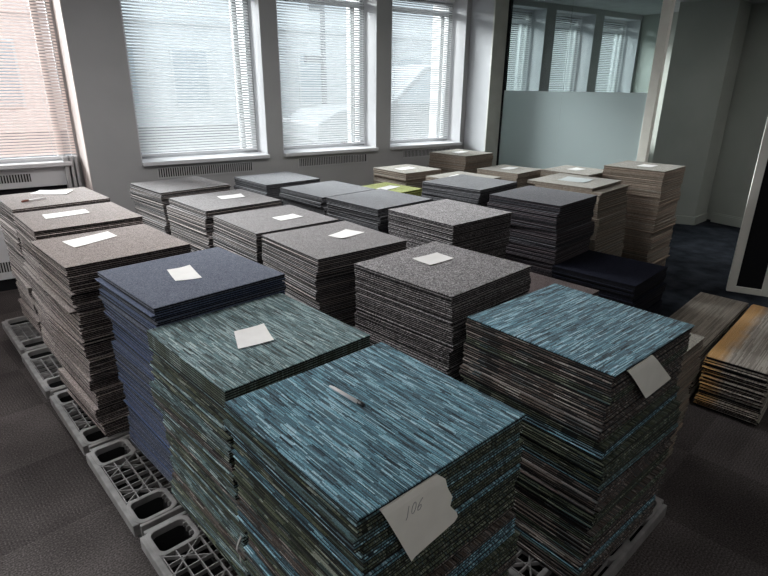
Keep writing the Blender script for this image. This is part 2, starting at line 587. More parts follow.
def building(x0, x1, y, h, m, label, name='building'):
    root = empty(name, ((x0+x1)/2, y, 0))
    tag(root, label, 'building')
    hw = (x1-x0)/2
    MB().box(-hw, hw, 0, 5, 0, h).box(-hw - 0.0, hw, -0.15, 0, 3.6, 3.85).build('facade', m, root)
    n = int((x1-x0)//2.6)
    for i in range(n):
        cx = -hw + 1.5 + i*2.6
        for z0 in (0.7,):
            f = MB().box(cx - 0.7, cx + 0.7, -0.06, -0.001, z0, z0 + 2.1).build('window', M_facade, root)
            MB().box(cx - 0.62, cx + 0.62, -0.075, -0.061, z0 + 0.08, z0 + 2.02).build('pane', M_shade, f)
building(-14.0, 2.6, 22.5, 5.3, M_brick, 'pink rendered building across the street, seen through the far left blind')
building(2.6, 30.0, 22.5, 5.3, M_facade, 'pale stone building across the street, seen through the blinds')

lp = empty('lamp_post', (10.95, 19.85, 0))
tag(lp, 'dark lamp post with small sign outside the middle window', 'lamp post')
MB().lathe((0, 0, 0), (0, 0, 6.0), [(0, 0.16), (0.05, 0.11), (1, 0.08)], 10).build('pole', M_lamp, lp)
MB().box(-0.55, -0.08, -0.03, 0.03, 4.05, 4.75).build('sign', M_lamp, lp)
MB().box(-0.75, -0.15, -0.12, 0.12, 2.30, 2.55).build('box', M_lamp, lp)
tl = empty('street_sign', (12.4, 19.6, 0))
tag(tl, 'amber street sign on a thin post right of the lamp post', 'sign')
MB().lathe((0, 0, 0), (0, 0, 2.9), [(0, 0.05), (1, 0.05)], 8).build('pole', M_facade, tl)
MB().box(-0.3, 0.3, -0.06, -0.051, 2.7, 3.1).build('panel', M_amber, tl)
vn = empty('van', (5.9, 11.0, 0))
tag(vn, 'white van parked outside the window beside the column', 'van')
side = [(0.0, 0.35), (0.02, 0.75), (0.55, 1.02), (1.9, 1.10), (2.9, 1.95), (3.4, 2.05), (5.4, 2.05), (5.55, 1.6), (5.55, 0.35)]
Mv = Matrix(((1, 0, 0, 0), (0, 0, 1, 0), (0, 1, 0, 0), (0, 0, 0, 1)))
MB().prism(side, 0.0, 1.9, 0, Mv).build('body', M_van, vn, bevel=0.05)
gl = [(2.08, 1.14), (2.98, 1.86), (3.5, 1.92), (3.6, 1.14)]
MB().prism(gl, -0.02, -0.004, 0, Mv).build('side_window', M_shade, vn)
MB().prism([(3.75, 1.14), (3.75, 1.92), (5.3, 1.92), (5.4, 1.14)], -0.02, -0.004, 0, Mv).build('side_window', M_shade, vn)
for x in (1.0, 4.6):
    MB().lathe((x, -0.03, 0.34), (x, 0.2, 0.34), [(0, 0.2), (0.05, 0.34), (1, 0.34)], 20).build('wheel', M_tyre, vn)

# ------------------------------------------------------------------ carpet tile materials
# every tile mesh carries a UV map in metres and a face attribute "tint" (one random number per tile)
def pile_base(name, raw=False):
    m = mat(name, (0.2, 0.2, 0.2), 0.95, 0.05)
    b = m.node_tree.nodes['Principled BSDF']
    b.inputs['Sheen Weight'].default_value = 0.0 if name.startswith('black') else 0.20
    b.inputs['Sheen Roughness'].default_value = 0.4
    uv = nd(m, 'ShaderNodeUVMap')
    uv.uv_map = 'UVMap'
    at = nd(m, 'ShaderNodeAttribute')
    at.attribute_name = 'tint'
    if raw:
        return m, b, uv.outputs['UV'], at.outputs['Fac']
    cb = nd(m, 'ShaderNodeCombineXYZ')
    lk(m, math_node(m, 'MULTIPLY', at.outputs['Fac'], 13.71), cb.inputs[0])
    lk(m, math_node(m, 'MULTIPLY', at.outputs['Fac'], 7.13), cb.inputs[1])
    ad = nd(m, 'ShaderNodeVectorMath', operation='ADD')
    lk(m, uv.outputs['UV'], ad.inputs[0]); lk(m, cb.outputs[0], ad.inputs[1])
    return m, b, ad.outputs[0], at.outputs['Fac']

def finish_pile(m, b, col, uv, tint, vary=0.3, bump=0.6, bscale=330.0):
    n = nd(m, 'ShaderNodeTexNoise')
    n.inputs['Scale'].default_value = bscale
    n.inputs['Detail'].default_value = 2.0
    lk(m, uv, n.inputs['Vector'])
    # yarn speckle
    sp = math_node(m, 'ADD', math_node(m, 'MULTIPLY', n.outputs['Fac'], 2.0), 0.0)
    br = math_node(m, 'ADD', math_node(m, 'MULTIPLY', tint, vary), 1.0 - vary/2)
    k = math_node(m, 'MULTIPLY', sp, br)
    mx = nd(m, 'ShaderNodeVectorMath', operation='SCALE')
    lk(m, col, mx.inputs[0])
    lk(m, k, mx.inputs['Scale'])
    lk(m, mx.outputs[0], b.inputs['Base Color'])
    bp = nd(m, 'ShaderNodeBump')
    bp.inputs['Strength'].default_value = bump
    bp.inputs['Distance'].default_value = 0.002
    lk(m, n.outputs['Fac'], bp.inputs['Height'])
    lk(m, bp.outputs['Normal'], b.inputs['Normal'])

def streak_layer(m, uv, tint, row, seg, swap=False):
    """brick-offset streaks: rows of width `row` cut into dashes of length `seg`; returns a random value per dash"""
    sx = nd(m, 'ShaderNodeSeparateXYZ')
    lk(m, uv, sx.inputs[0])
    U, V = (sx.outputs['Y'], sx.outputs['X']) if swap else (sx.outputs['X'], sx.outputs['Y'])
    V = math_node(m, 'ADD', V, math_node(m, 'MULTIPLY', tint, 3.17))
    r = math_node(m, 'FLOOR', math_node(m, 'DIVIDE', V, row))
    w1 = nd(m, 'ShaderNodeTexWhiteNoise', noise_dimensions='1D')
    lk(m, r, w1.inputs['W'])
    off = math_node(m, 'MULTIPLY', w1.outputs['Value'], 7.3)
    wseg = math_node(m, 'ADD', math_node(m, 'DIVIDE', U, seg), off)
    s = math_node(m, 'FLOOR', wseg)
    cb = nd(m, 'ShaderNodeCombineXYZ')
    lk(m, r, cb.inputs[0]); lk(m, s, cb.inputs[1])
    w2 = nd(m, 'ShaderNodeTexWhiteNoise', noise_dimensions='3D')
    lk(m, cb.outputs[0], w2.inputs['Vector'])
    return w2.outputs['Value']

def streak_mat(name, stops, row=0.0024, seg=0.050, swap=False, vary=0.5, edge=None):
    m, b, uv, tint = pile_base(name)
    a = streak_layer(m, uv, tint, row, seg, swap)
    c = streak_layer(m, uv, tint, row*2.3, seg*2.1, swap)
    f = math_node(m, 'ADD', math_node(m, 'MULTIPLY', a, 0.66), math_node(m, 'MULTIPLY', c, 0.34))
    col = ramp(m, f, stops)
    if edge is not None:
        # whole-tile colour shift seen on the stacked edges
        mx = nd(m, 'ShaderNodeMix', data_type='RGBA')
        t = nd(m, 'ShaderNodeMapRange')
        t.inputs['From Min'].default_value = 0.35
        t.inputs['From Max'].default_value = 1.0
        t.inputs['To Max'].default_value = 0.8
        lk(m, tint, t.inputs['Value'])
        lk(m, t.outputs[0], mx.inputs[0])
        lk(m, col, mx.inputs[6])
        mx.inputs[7].default_value = (*edge, 1)
        col = mx.outputs[2]
    finish_pile(m, b, col, uv, tint, vary)
    return m

def speckle_mat(name, stops, cell=0.004, vary=0.35, row=None, edge=None, scale2=22.0):
    m, b, uv, tint = pile_base(name)
    mp = nd(m, 'ShaderNodeVectorMath', operation='SCALE')
    lk(m, uv, mp.inputs[0]); mp.inputs['Scale'].default_value = 1.0/cell
    fl_ = nd(m, 'ShaderNodeVectorMath', operation='FLOOR')
    lk(m, mp.outputs[0], fl_.inputs[0])
    w2 = nd(m, 'ShaderNodeTexWhiteNoise', noise_dimensions='3D')
    lk(m, fl_.outputs[0], w2.inputs['Vector'])
    n = nd(m, 'ShaderNodeTexNoise')
    n.inputs['Scale'].default_value = scale2
    n.inputs['Detail'].default_value = 6.0
    n.inputs['Roughness'].default_value = 0.75
    lk(m, uv, n.inputs['Vector'])
    f = math_node(m, 'ADD', math_node(m, 'MULTIPLY', w2.outputs['Value'], 0.55), math_node(m, 'MULTIPLY', n.outputs['Fac'], 0.45))
    col = ramp(m, f, stops)
    if edge is not None:
        mx = nd(m, 'ShaderNodeMix', data_type='RGBA')
        lk(m, math_node(m, 'MULTIPLY', tint, 0.75), mx.inputs[0])
        lk(m, col, mx.inputs[6])
        mx.inputs[7].default_value = (*edge, 1)
        col = mx.outputs[2]
    finish_pile(m, b, col, uv, tint, vary)
    return m

TEAL = [(0.10, (0.024, 0.037, 0.047)), (0.28, (0.073, 0.125, 0.156)), (0.44, (0.134, 0.294, 0.377)), (0.56, (0.098, 0.138, 0.163)),
        (0.70, (0.232, 0.488, 0.611)), (0.90, (0.525, 0.750, 0.858))]
TEAL_W = [(0.10, (0.030, 0.040, 0.042)), (0.28, (0.085, 0.125, 0.132)), (0.44, (0.160, 0.270, 0.290)), (0.56, (0.110, 0.130, 0.128)),
        (0.70, (0.270, 0.400, 0.425)), (0.90, (0.480, 0.590, 0.600))]
OLIVE = [(0.10, (0.016, 0.020, 0.016)), (0.30, (0.050, 0.062, 0.042)), (0.48, (0.100, 0.112, 0.075)), (0.60, (0.060, 0.095, 0.100)),
         (0.74, (0.140, 0.150, 0.100)), (0.90, (0.260, 0.290, 0.250))]
BROWNS = [(0.10, (0.020, 0.018, 0.018)), (0.30, (0.070, 0.056, 0.050)), (0.48, (0.130, 0.100, 0.088)), (0.60, (0.060, 0.085, 0.095)),
          (0.74, (0.170, 0.140, 0.125)), (0.90, (0.330, 0.300, 0.280))]
STYLE = {
    'teal': streak_mat('teal_streaked_pile', TEAL, edge=(0.050, 0.060, 0.040)),
    'teal_pale': streak_mat('pale_teal_streaked_pile', TEAL_W, edge=(0.070, 0.080, 0.050)),
    'teal_olive': streak_mat('olive_streaked_pile', OLIVE),
    'teal_brown': streak_mat('brown_streaked_pile', BROWNS),
    'teal_cross': streak_mat('teal_crosswise_pile', TEAL, swap=True, edge=(0.080, 0.055, 0.045)),
    'navy': speckle_mat('navy_pile', [(0.25, (0.070, 0.080, 0.115)), (0.5, (0.110, 0.122, 0.160)), (0.75, (0.170, 0.182, 0.225))], edge=(0.045, 0.080, 0.185)),
    'beige': speckle_mat('pink_beige_pile', [(0.25, (0.18, 0.150, 0.142)), (0.5, (0.28, 0.238, 0.225)), (0.75, (0.40, 0.345, 0.328))], vary=0.5),
    'grey': speckle_mat('warm_grey_pile', [(0.25, (0.145, 0.138, 0.142)), (0.5, (0.225, 0.214, 0.222)), (0.75, (0.33, 0.316, 0.326))], vary=0.5, edge=(0.26, 0.22, 0.20)),
    'slate': speckle_mat('blue_grey_pile', [(0.25, (0.105, 0.108, 0.120)), (0.5, (0.155, 0.158, 0.175)), (0.75, (0.22, 0.224, 0.24))], vary=0.5, edge=(0.12, 0.12, 0.13)),
    'salt': speckle_mat('salt_and_pepper_pile', [(0.22, (0.060, 0.056, 0.060)), (0.45, (0.23, 0.215, 0.225)), (0.62, (0.34, 0.32, 0.33)), (0.8, (0.60, 0.57, 0.58))], cell=0.0042, vary=0.45, edge=(0.085, 0.075, 0.075)),
    'indigo': speckle_mat('indigo_grey_pile', [(0.25, (0.034, 0.035, 0.047)), (0.5, (0.062, 0.063, 0.079)), (0.75, (0.105, 0.106, 0.125))], edge=(0.085, 0.06, 0.065)),
    'stone': speckle_mat('stone_beige_pile', [(0.25, (0.22, 0.205, 0.175)), (0.5, (0.33, 0.31, 0.27)), (0.75, (0.44, 0.42, 0.37))], vary=0.5, edge=(0.27, 0.21, 0.165)),
    'brown': speckle_mat('brown_pile', [(0.25, (0.16, 0.15, 0.125)), (0.5, (0.25, 0.235, 0.20)), (0.75, (0.36, 0.34, 0.29))], vary=0.5, edge=(0.25, 0.17, 0.125)),
    'lime': speckle_mat('lime_pile', [(0.25, (0.24, 0.27, 0.055)), (0.5, (0.36, 0.40, 0.09)), (0.75, (0.46, 0.50, 0.15))]),
    'black': speckle_mat('black_navy_pile', [(0.25, (0.006, 0.007, 0.013)), (0.5, (0.010, 0.011, 0.020)), (0.75, (0.016, 0.018, 0.030))]),
    'dusk': speckle_mat('dusky_pink_pile', [(0.25, (0.12, 0.095, 0.095)), (0.5, (0.18, 0.15, 0.15)), (0.75, (0.26, 0.22, 0.22))], edge=(0.09, 0.06, 0.05)),
}
PLANK_BROWN = streak_mat('brown_grey_plank_pile', [(0.2, (0.15, 0.128, 0.102)), (0.5, (0.22, 0.19, 0.155)), (0.8, (0.30, 0.262, 0.215))], row=0.006, seg=0.25, swap=False)
def plank_orange():
    m, b, uv, tint = pile_base('orange_striped_plank_pile', True)
    a = streak_layer(m, uv, tint, 0.005, 0.22)
    sx = nd(m, 'ShaderNodeSeparateXYZ')
    lk(m, uv, sx.inputs[0])
    base = ramp(m, a, [(0.1, (0.22, 0.19, 0.165)), (0.5, (0.33, 0.295, 0.26)), (0.9, (0.46, 0.42, 0.37))])
    wob = nd(m, 'ShaderNodeTexNoise')
    wob.inputs['Scale'].default_value = 9.0
    lk(m, uv, wob.inputs['Vector'])
    band = nd(m, 'ShaderNodeMapRange')
    band.inputs['From Min'].default_value = 0.035
    band.inputs['From Max'].default_value = 0.095
    lk(m, math_node(m, 'ADD', sx.outputs['Y'], math_node(m, 'MULTIPLY', math_node(m, 'SUBTRACT', wob.outputs['Fac'], 0.5), 0.08)), band.inputs['Value'])
    mx = nd(m, 'ShaderNodeMix', data_type='RGBA')
    lk(m, math_node(m, 'MULTIPLY', band.outputs[0], 0.8), mx.inputs[0])
    lk(m, base, mx.inputs[6])
    mx.inputs[7].default_value = (0.62, 0.33, 0.09, 1)
    finish_pile(m, b, mx.outputs[2], uv, tint, 0.2)
    return m
PLANK_ORANGE = plank_orange()

# ------------------------------------------------------------------ carpet tile geometry
TH = 0.0070
def slab(sx, sy, z0, z1, cham, n=1, bow=None, jit=None):
    """a thin slab sx by sy between z0 and z1 with a chamfered top edge, n x n cells; returns verts, faces, kinds (0 bottom, 1 side, 2 top)"""
    vs, fs, kd = [], [], []
    g = lambda i, h: -h + 2*h*i/n
    bf = bow or (lambda x, y: 0.0)
    def grid(hx, hy, z):
        o = len(vs)
        for i in range(n+1):
            for j in range(n+1):
                x, y = g(i, hx), g(j, hy)
                vs.append((x, y, z + bf(x, y)))
        return o
    a = grid(sx/2, sy/2, z0)
    t = grid(sx/2 - cham, sy/2 - cham, z1)
    idx = lambda o, i, j: o + i*(n+1) + j
    ring = [(i, 0) for i in range(n)] + [(n, j) for j in range(n)] + [(i, n) for i in range(n, 0, -1)] + [(0, j) for j in range(n, 0, -1)]
    mo = len(vs)
    for (i, j) in ring:
        x, y = g(i, sx/2), g(j, sy/2)
        vs.append((x, y, z1 - cham*0.8 + bf(x, y)))
    for i in range(n):
        for j in range(n):
            fs.append((idx(a, i, j), idx(a, i, j+1), idx(a, i+1, j+1), idx(a, i+1, j))); kd.append(0)
            fs.append((idx(t, i, j), idx(t, i+1, j), idx(t, i+1, j+1), idx(t, i, j+1))); kd.append(2)
    L = len(ring)
    for k in range(L):
        k2 = (k+1) % L
        b0, b1 = idx(a, *ring[k]), idx(a, *ring[k2])
        t0, t1 = idx(t, *ring[k]), idx(t, *ring[k2])
        fs.append((b0, b1, mo+k2, mo+k)); kd.append(1)
        fs.append((mo+k, mo+k2, t1, t0)); kd.append(1)
    return vs, fs, kd

def mesh_with_tint(name, vs, fs, mats, mi, tints, uvs_from):
    me = bpy.data.meshes.new(name)
    me.from_pydata(vs, [], fs)
    for m in mats:
        me.materials.append(m)
    me.polygons.foreach_set('material_index', mi)
    uvl = me.uv_layers.new(name='UVMap')
    nl = len(me.loops)
    li = [0]*nl
    me.loops.foreach_get('vertex_index', li)
    buf = []
    for v in li:
        buf += uvs_from[v]
    uvl.data.foreach_set('uv', buf)
    at = me.attributes.new('tint', 'FLOAT', 'FACE')
    at.data.foreach_set('value', tints)
    me.update()
    return me

BACK = 0.0042
def tile_meshes(style, sx, sy, tint, n=1, bow=None, BACK=BACK, TH=TH):
    """pile mesh and backing mesh of one carpet tile"""
    m = style if isinstance(style, bpy.types.Material) else STYLE[style]
    vs, fs, kd = slab(sx, sy, BACK, TH, 0.0014, n, bow)
    pile = mesh_with_tint('carpet_tile', vs, fs, [m], [0]*len(fs), [tint]*len(fs), [[v[0], v[1]] for v in vs])
    vs, fs, kd = slab(sx - 0.0012, sy - 0.0012, 0.0, BACK, 0.0003, n, bow)
    back = mesh_with_tint('backing', vs, fs, [M_felt if style in ('brown', 'stone') else M_rubber], [0]*len(fs), [tint]*len(fs), [[v[0], v[1]] for v in vs])
    return pile, back

# name: x, y, yaw of the top tile, top height, tile size, base height, style, seed, description
DECK = 0.150
STACKS = {
    'A':  (0.616, 0.922, -82.8, 0.869, 0.50, DECK, 'teal'),
    'B':  (0.574, 1.510, -81.1, 0.846, 0.50, DECK, 'teal_pale'),
    'C':  (1.426, 0.957, -83.8, 0.882, 0.50, DECK, 'teal_cross'),
    'D':  (0.525, 2.020, -79.9, 0.908, 0.50, DECK, 'navy'),
    'E1': (0.345, 2.595, -80.6, 0.916, 0.50, DECK, 'beige'),
    'E2': (0.301, 3.276, -82.4, 0.914, 0.50, DECK, 'beige'),
    'E3': (0.234, 3.800, -81.6, 0.930, 0.50, DECK, 'beige'),
    'G1': (1.037, 4.009, -79.9, 0.907, 0.50, DECK, 'grey'),
    'G2': (1.126, 3.349, -81.6, 0.901, 0.50, DECK, 'grey'),
    'G3': (1.212, 2.795, -84.1, 0.882, 0.50, DECK, 'grey'),
    'G4': (1.262, 2.234, -85.3, 0.888, 0.50, DECK, 'grey'),
    'H5': (1.390, 1.582, -80.4, 0.906, 0.50, DECK, 'salt'),
    'H1': (1.854, 4.186, -82.5, 0.859, 0.50, DECK, 'slate'),
    'H2': (1.975, 3.559, -80.8, 0.857, 0.50, DECK, 'slate'),
    'H3': (2.050, 3.000, -80.8, 0.870, 0.50, DECK, 'slate'),
    'H4': (2.084, 2.335, -83.2, 0.904, 0.50, DECK, 'salt'),
    'P':  (2.130, 1.740, -81.0, 0.600, 0.50, DECK, 'dusk'),
    'O':  (2.020, 1.156, -82.0, 0.600, 0.50, 0.0, 'brown'),
    'I1': (2.840, 2.975, -77.0, 0.914, 0.50, DECK, 'slate'),
    'I2': (2.885, 2.332, -79.0, 0.916, 0.50, DECK, 'indigo'),
    'BK': (2.960, 1.830, -79.3, 0.552, 0.50, DECK, 'black'),
    'K':  (2.520, 3.600, -80.0, 0.800, 0.42, DECK, 'lime'),
    'J2': (3.080, 4.060, -84.0, 0.860, 0.44, DECK, 'stone'),
    'L1': (3.290, 3.530, -80.0, 0.840, 0.46, DECK, 'stone'),
    'J1': (3.830, 4.160, -80.1, 0.950, 0.45, DECK, 'brown'),
    'M1': (3.880, 3.550, -78.9, 0.860, 0.43, DECK, 'stone'),
    'M2': (4.250, 3.100, -80.5, 0.880, 0.45, 0.0, 'stone'),
    'M3': (3.525, 2.505, -78.6, 0.925, 0.50, DECK, 'stone'),
    'M4': (4.575, 2.658, -79.5, 0.947, 0.50, 0.0, 'brown'),
}
WHERE = {
    'A':  ('teal streaked', 'the nearest stack, which carries the white pen'),
    'B':  ('pale teal streaked', 'the second stack, carrying a square white note'),
    'C':  ('teal streaked', 'the right-hand stack with a blank hanging note'),
    'D':  ('navy blue', 'the navy stack left of the pale teal stack'),
    'E1': ('pinkish beige', 'the left beige stack next to the navy stack'),
    'E2': ('pinkish beige', 'the middle one of the three left beige stacks'),
    'E3': ('pinkish beige', 'the beige stack by the far left window'),
    'G1': ('grey', 'the grey stack below the long grille, no note on it'),
    'G2': ('grey', 'the grey stack second from the long grille'),
    'G3': ('grey', 'the grey stack third from the long grille'),
    'G4': ('grey', 'the grey stack behind the navy stack, fourth from the grille'),
    'H5': ('speckled dark', 'the speckled stack left of the right-hand teal stack'),
    'H1': ('blue-grey', 'the blue-grey stack nearest the window wall'),
    'H2': ('blue-grey', 'the blue-grey stack second from the window wall'),
    'H3': ('blue-grey', 'the blue-grey stack in front of the lime tile'),
    'H4': ('dark grey', 'the plain dark grey stack in the middle, no note'),
    'P':  ('dusky pink', 'the low stack hidden left behind the right-hand teal one'),
    'O':  ('brown', 'the low brown stack right behind the right-hand teal stack'),
    'I1': ('blue-grey', 'the blue-grey stack behind the plain dark grey one'),
    'I2': ('indigo grey', 'the tall indigo stack beside the black stack'),
    'BK': ('black', 'the low black stack in front of the brown towers'),
    'K':  ('lime green', 'the lime green stack'),
    'J2': ('stone beige', 'the small stone stack under the last grille'),
    'L1': ('stone beige', 'the pale stack half hidden behind a blue-grey stack'),
    'J1': ('brown', 'the brown stack at the foot of the white column'),
    'M1': ('stone beige', 'the pale stack left before the frosted glass'),
    'M2': ('stone beige', 'the pale stack right before the frosted glass'),
    'M3': ('stone beige', 'the pale stack with the glossy white sheet'),
    'M4': ('brown', 'the tallest brown tower beside the cream post'),
}
# tiles that show largest in the photograph and are built one by one (indices counted down from the top)
#SELECT_BEGIN
SPANS = {
    'C': [(0, 38), (41, 62), (65, 65), (67, 73), (75, 75), (77, 77), (80, 90), (92, 92)],
    'E1': [(0, 4), (14, 14), (21, 21), (24, 24), (33, 33), (35, 35), (42, 42), (44, 44), (54, 54), (80, 80)],
    'G4': [(0, 7), (9, 10), (12, 17), (19, 20)],
    'H4': [(0, 6), (8, 10), (12, 13)],
    'A': [(0, 26), (28, 28), (30, 33), (35, 43), (46, 47), (52, 52), (54, 54), (58, 58)],
    'B': [(0, 6), (11, 12), (14, 14), (16, 16), (18, 18), (22, 23), (26, 28), (30, 30), (32, 32), (34, 34), (38, 38), (41, 41), (43, 45), (47, 48), (51, 51), (56, 56), (58, 58), (62, 62), (64, 64), (66, 66), (70, 71), (73, 73), (78, 79), (83, 83)],
    'H5': [(0, 23), (25, 36)],
    'H2': [(0, 0)],
    'E2': [(0, 4)],
    'K': [(0, 0)],
    'I1': [(0, 0)],
    'M1': [(0, 0)],
    'M3': [(0, 0), (3, 3)],
    'G2': [(0, 2)],
    'E3': [(0, 1)],
    'H1': [(0, 0)],
    'I2': [(0, 0), (4, 4), (6, 6), (8, 8), (10, 10)],
    'J2': [(0, 0)],
    'D': [(0, 8), (12, 12), (20, 20), (36, 36), (70, 71)],
    'M2': [(0, 0)],
    'J1': [(0, 0)],
    'G1': [(0, 0)],
    'BK': [(0, 0), (2, 2), (4, 4), (7, 7), (13, 13)],
    'G3': [(0, 1)],
    'O': [(0, 0)],
    'L1': [(0, 0)],
    'M4': [(0, 0)],
    'H3': [(0, 0)],
    'P': [(0, 0)],
}
SELECT = {k: [i for a, b in SPANS.get(k, [(0, 0)]) for i in range(a, b + 1)] for k in STACKS}
#SELECT_END
# the teal stacks are mixed: inner tiles of duller dye lots (name, share)
MIX = {'A': [('teal', 0.24), ('teal_olive', 0.84), ('teal_brown', 1.0)], 'B': [('teal_pale', 0.5), ('teal_olive', 0.9), ('teal_brown', 1.0)],
       'C': [('teal_brown', 0.58), ('teal_olive', 0.92), ('teal', 1.0)]}
PITCH = 0.0078
rest_v, rest_f, rest_mi, rest_t, rest_uv = [], [], [], [], []
rest_mats = []
def rest_slot(m):
    if m not in rest_mats:
        rest_mats.append(m)
    return rest_mats.index(m)
TOP = {}
COUNT = {}
TILE_OF = {}
SEL_OF = {}
REST_START = []
for ki, (key, (x, y, yaw, top, size, base, style)) in enumerate(STACKS.items()):
    sr = random.Random(100 + ki)
    sv = random.Random(900 + ki)
    nt = int(round((top - base)/PITCH))
    pitch = (top - base)/nt
    COUNT[key] = nt
    word, where = WHERE[key]
    variants = {}
    lot = 0.0
    sel = set(SELECT[key])
    ox = oy = oa = 0.0
    bx = by = ba = 0.0
    left = sr.randint(5, 9)
    tex, tey = sr.uniform(-0.02, 0.02), sr.uniform(-0.02, 0.02)
    for i in range(nt):
        if left == 0:
            bx, by, ba = sr.uniform(-0.012, 0.012), sr.uniform(-0.012, 0.012), sr.uniform(-1.4, 1.4)
            left = sr.randint(4, 13)
        left -= 1
        dx, dy = bx + sr.uniform(-0.0035, 0.0035), by + sr.uniform(-0.0035, 0.0035)
        da = ba + sr.uniform(-0.4, 0.4)
        if sr.random() < 0.05:
            dx += sr.uniform(-0.012, 0.012); dy += sr.uniform(-0.012, 0.012)
        q = i/nt
        dx += tex*q; dy += tey*q
        tint = sr.random()
        if i == 0:
            dx = dy = da = 0.0
            tint = 0.15
        if key == 'B' and i < 7:
            dx, dy, da = 0.001*sr.uniform(-1, 1), 0.001*sr.uniform(-1, 1), 0
            if i: tint = 0.9
        if key == 'B' and i >= 7: dx -= 0.008
        if key == 'A' and i < 5 and i: tint = 0.8
        if key == 'M3' and i < 3: dx -= 0.065
        if key == 'E1' and i == 24: dx -= 0.028; dy -= 0.02
        if key == 'D' and i == 3: dy -= 0.012
        if key in ('A', 'C') and 0 < i < 28:
            dx, da = min(dx, 0.0) - 0.003, da*0.2
        st_i = style
        if key in MIX and i:
            lot = sv.random() if i % 3 == 0 else lot
            st_i = next(n_ for n_, c_ in MIX[key] if lot <= c_)
        a = R(yaw + da)
        px = x + dx*cos(R(yaw)) - dy*sin(R(yaw))
        py = y + dx*sin(R(yaw)) + dy*cos(R(yaw))
        z = base + (nt - 1 - i)*pitch
        if i == 0:
            TOP[key] = (px, py, z + TH, a)
        if i in sel:
            if i == 0:
                cr = sv.uniform(0.0, 0.0015)
                bow = lambda u, v, s=size, c=cr, p=sv.uniform(0, 6): c*((u*u + v*v)/(s*s/2))**2
                pm, bm_ = tile_meshes(style, size, size, tint, 6, bow)
            else:
                if st_i not in variants:
                    variants[st_i] = [tile_meshes(st_i, size - sv.uniform(0, 0.003), size - sv.uniform(0, 0.003), (k + 0.5)/7.0) for k in range(7)]
                pm, bm_ = variants[st_i][min(6, int(tint*7))]
            o = bpy.data.objects.new('carpet_tile', pm)
            COL.objects.link(o)
            o.location = (px, py, z)
            o.rotation_euler = (0, 0, a)
            if i == 0:
                tag(o, ('topmost %s carpet tile on %s' % (word, where)), 'carpet tile', 'top tiles of the stacks')
            else:
                tag(o, ('%s tile inside %s' % (word, where)), 'carpet tile', 'carpet tiles in %s' % where)
            bk = bpy.data.objects.new('backing', bm_)
            COL.objects.link(bk)
            bk.parent = o
            SEL_OF[o.name] = (key, i)
        else:
            ms = rest_slot(STYLE[st_i]); mb_ = rest_slot(M_felt if st_i in ('brown', 'stone') else M_rubber)
            REST_START.append(len(rest_v))
            s1 = size - sv.uniform(0, 0.003)
            s2 = size - sv.uniform(0, 0.003)
            for (z0, z1, ch, mi, sh) in ((BACK, TH, 0.0014, ms, 0.0), (0.0, BACK, 0.0003, mb_, 0.0012)):
                vs, fs, kd = slab(s1 - sh, s2 - sh, z0, z1, ch)
                off = len(rest_v)
                ca, sa = cos(a), sin(a)
                for v in vs:
                    rest_v.append((px + v[0]*ca - v[1]*sa, py + v[0]*sa + v[1]*ca, z + v[2]))
                    rest_uv.append([v[0], v[1]])
                for f in fs:
                    rest_f.append(tuple(q_ + off for q_ in f))
                    rest_mi.append(mi); rest_t.append(tint)
            TILE_OF.setdefault('rest', []).append((key, i, off))
if rest_v:
    me = mesh_with_tint('carpet_tiles', rest_v, rest_f, rest_mats, rest_mi, rest_t, rest_uv)
    ro = bpy.data.objects.new('carpet_tiles', me)
    COL.objects.link(ro)
    tag(ro, 'the many further carpet tiles deep in all the stacks', 'carpet tiles', kind='stuff')

# ------------------------------------------------------------------ carpet planks at the right edge (0.25 m x 1 m)
def plank_stack(cx, cy, yaw, ntile, m, word, where, seed):
    sr = random.Random(seed)
    pz = 0.0098
    var = [tile_meshes(m, 0.998, 0.278, (k + 0.5)/5, BACK=0.0062, TH=0.0090) for k in range(5)]
    for i in range(ntile):
        tint = 0.1 if i == 0 else sr.random()
        dx, dy = sr.uniform(-0.012, 0.012), sr.uniform(-0.006, 0.006)
        if i == 0: dx = dy = 0
        pm, bm_ = var[min(4, int(tint*5))]
        o = bpy.data.objects.new('carpet_plank', pm)
        COL.objects.link(o)
        a = R(yaw + (sr.uniform(-0.7, 0.7) if i else 0))
        o.location = (cx + dx*cos(a) - dy*sin(a), cy + dx*sin(a) + dy*cos(a), 0.3 - 0.0090 - i*pz)
        o.rotation_euler = (0, 0, a)
        if i == 0:
            tag(o, 'topmost %s carpet plank of %s' % (word, where), 'carpet plank', 'top planks at the right edge')
        else:
            tag(o, '%s plank inside %s' % (word, where), 'carpet plank', 'carpet planks in %s' % where)
        bk = bpy.data.objects.new('backing', bm_)
        COL.objects.link(bk)
        bk.parent = o
ya = math.degrees(math.atan2(1.321 - 1.12, 3.787 - 2.78))
def off_pt(ox, oy, u, v, yawd):
    a = R(yawd)
    return ox + u*cos(a) - v*sin(a), oy + u*sin(a) + v*cos(a)
cx, cy = off_pt(2.785, 1.118, 0.5, -0.139, ya)
plank_stack(cx, cy, ya, 30, PLANK_ORANGE, 'orange-edged grey striped', 'the front plank stack on the floor', 5)
cx, cy = off_pt(2.785, 1.118, 0.5, 0.172, ya - 0.5)
plank_stack(cx, cy, ya - 0.5, 30, PLANK_BROWN, 'brown-grey', 'the rear plank stack on the floor', 6)

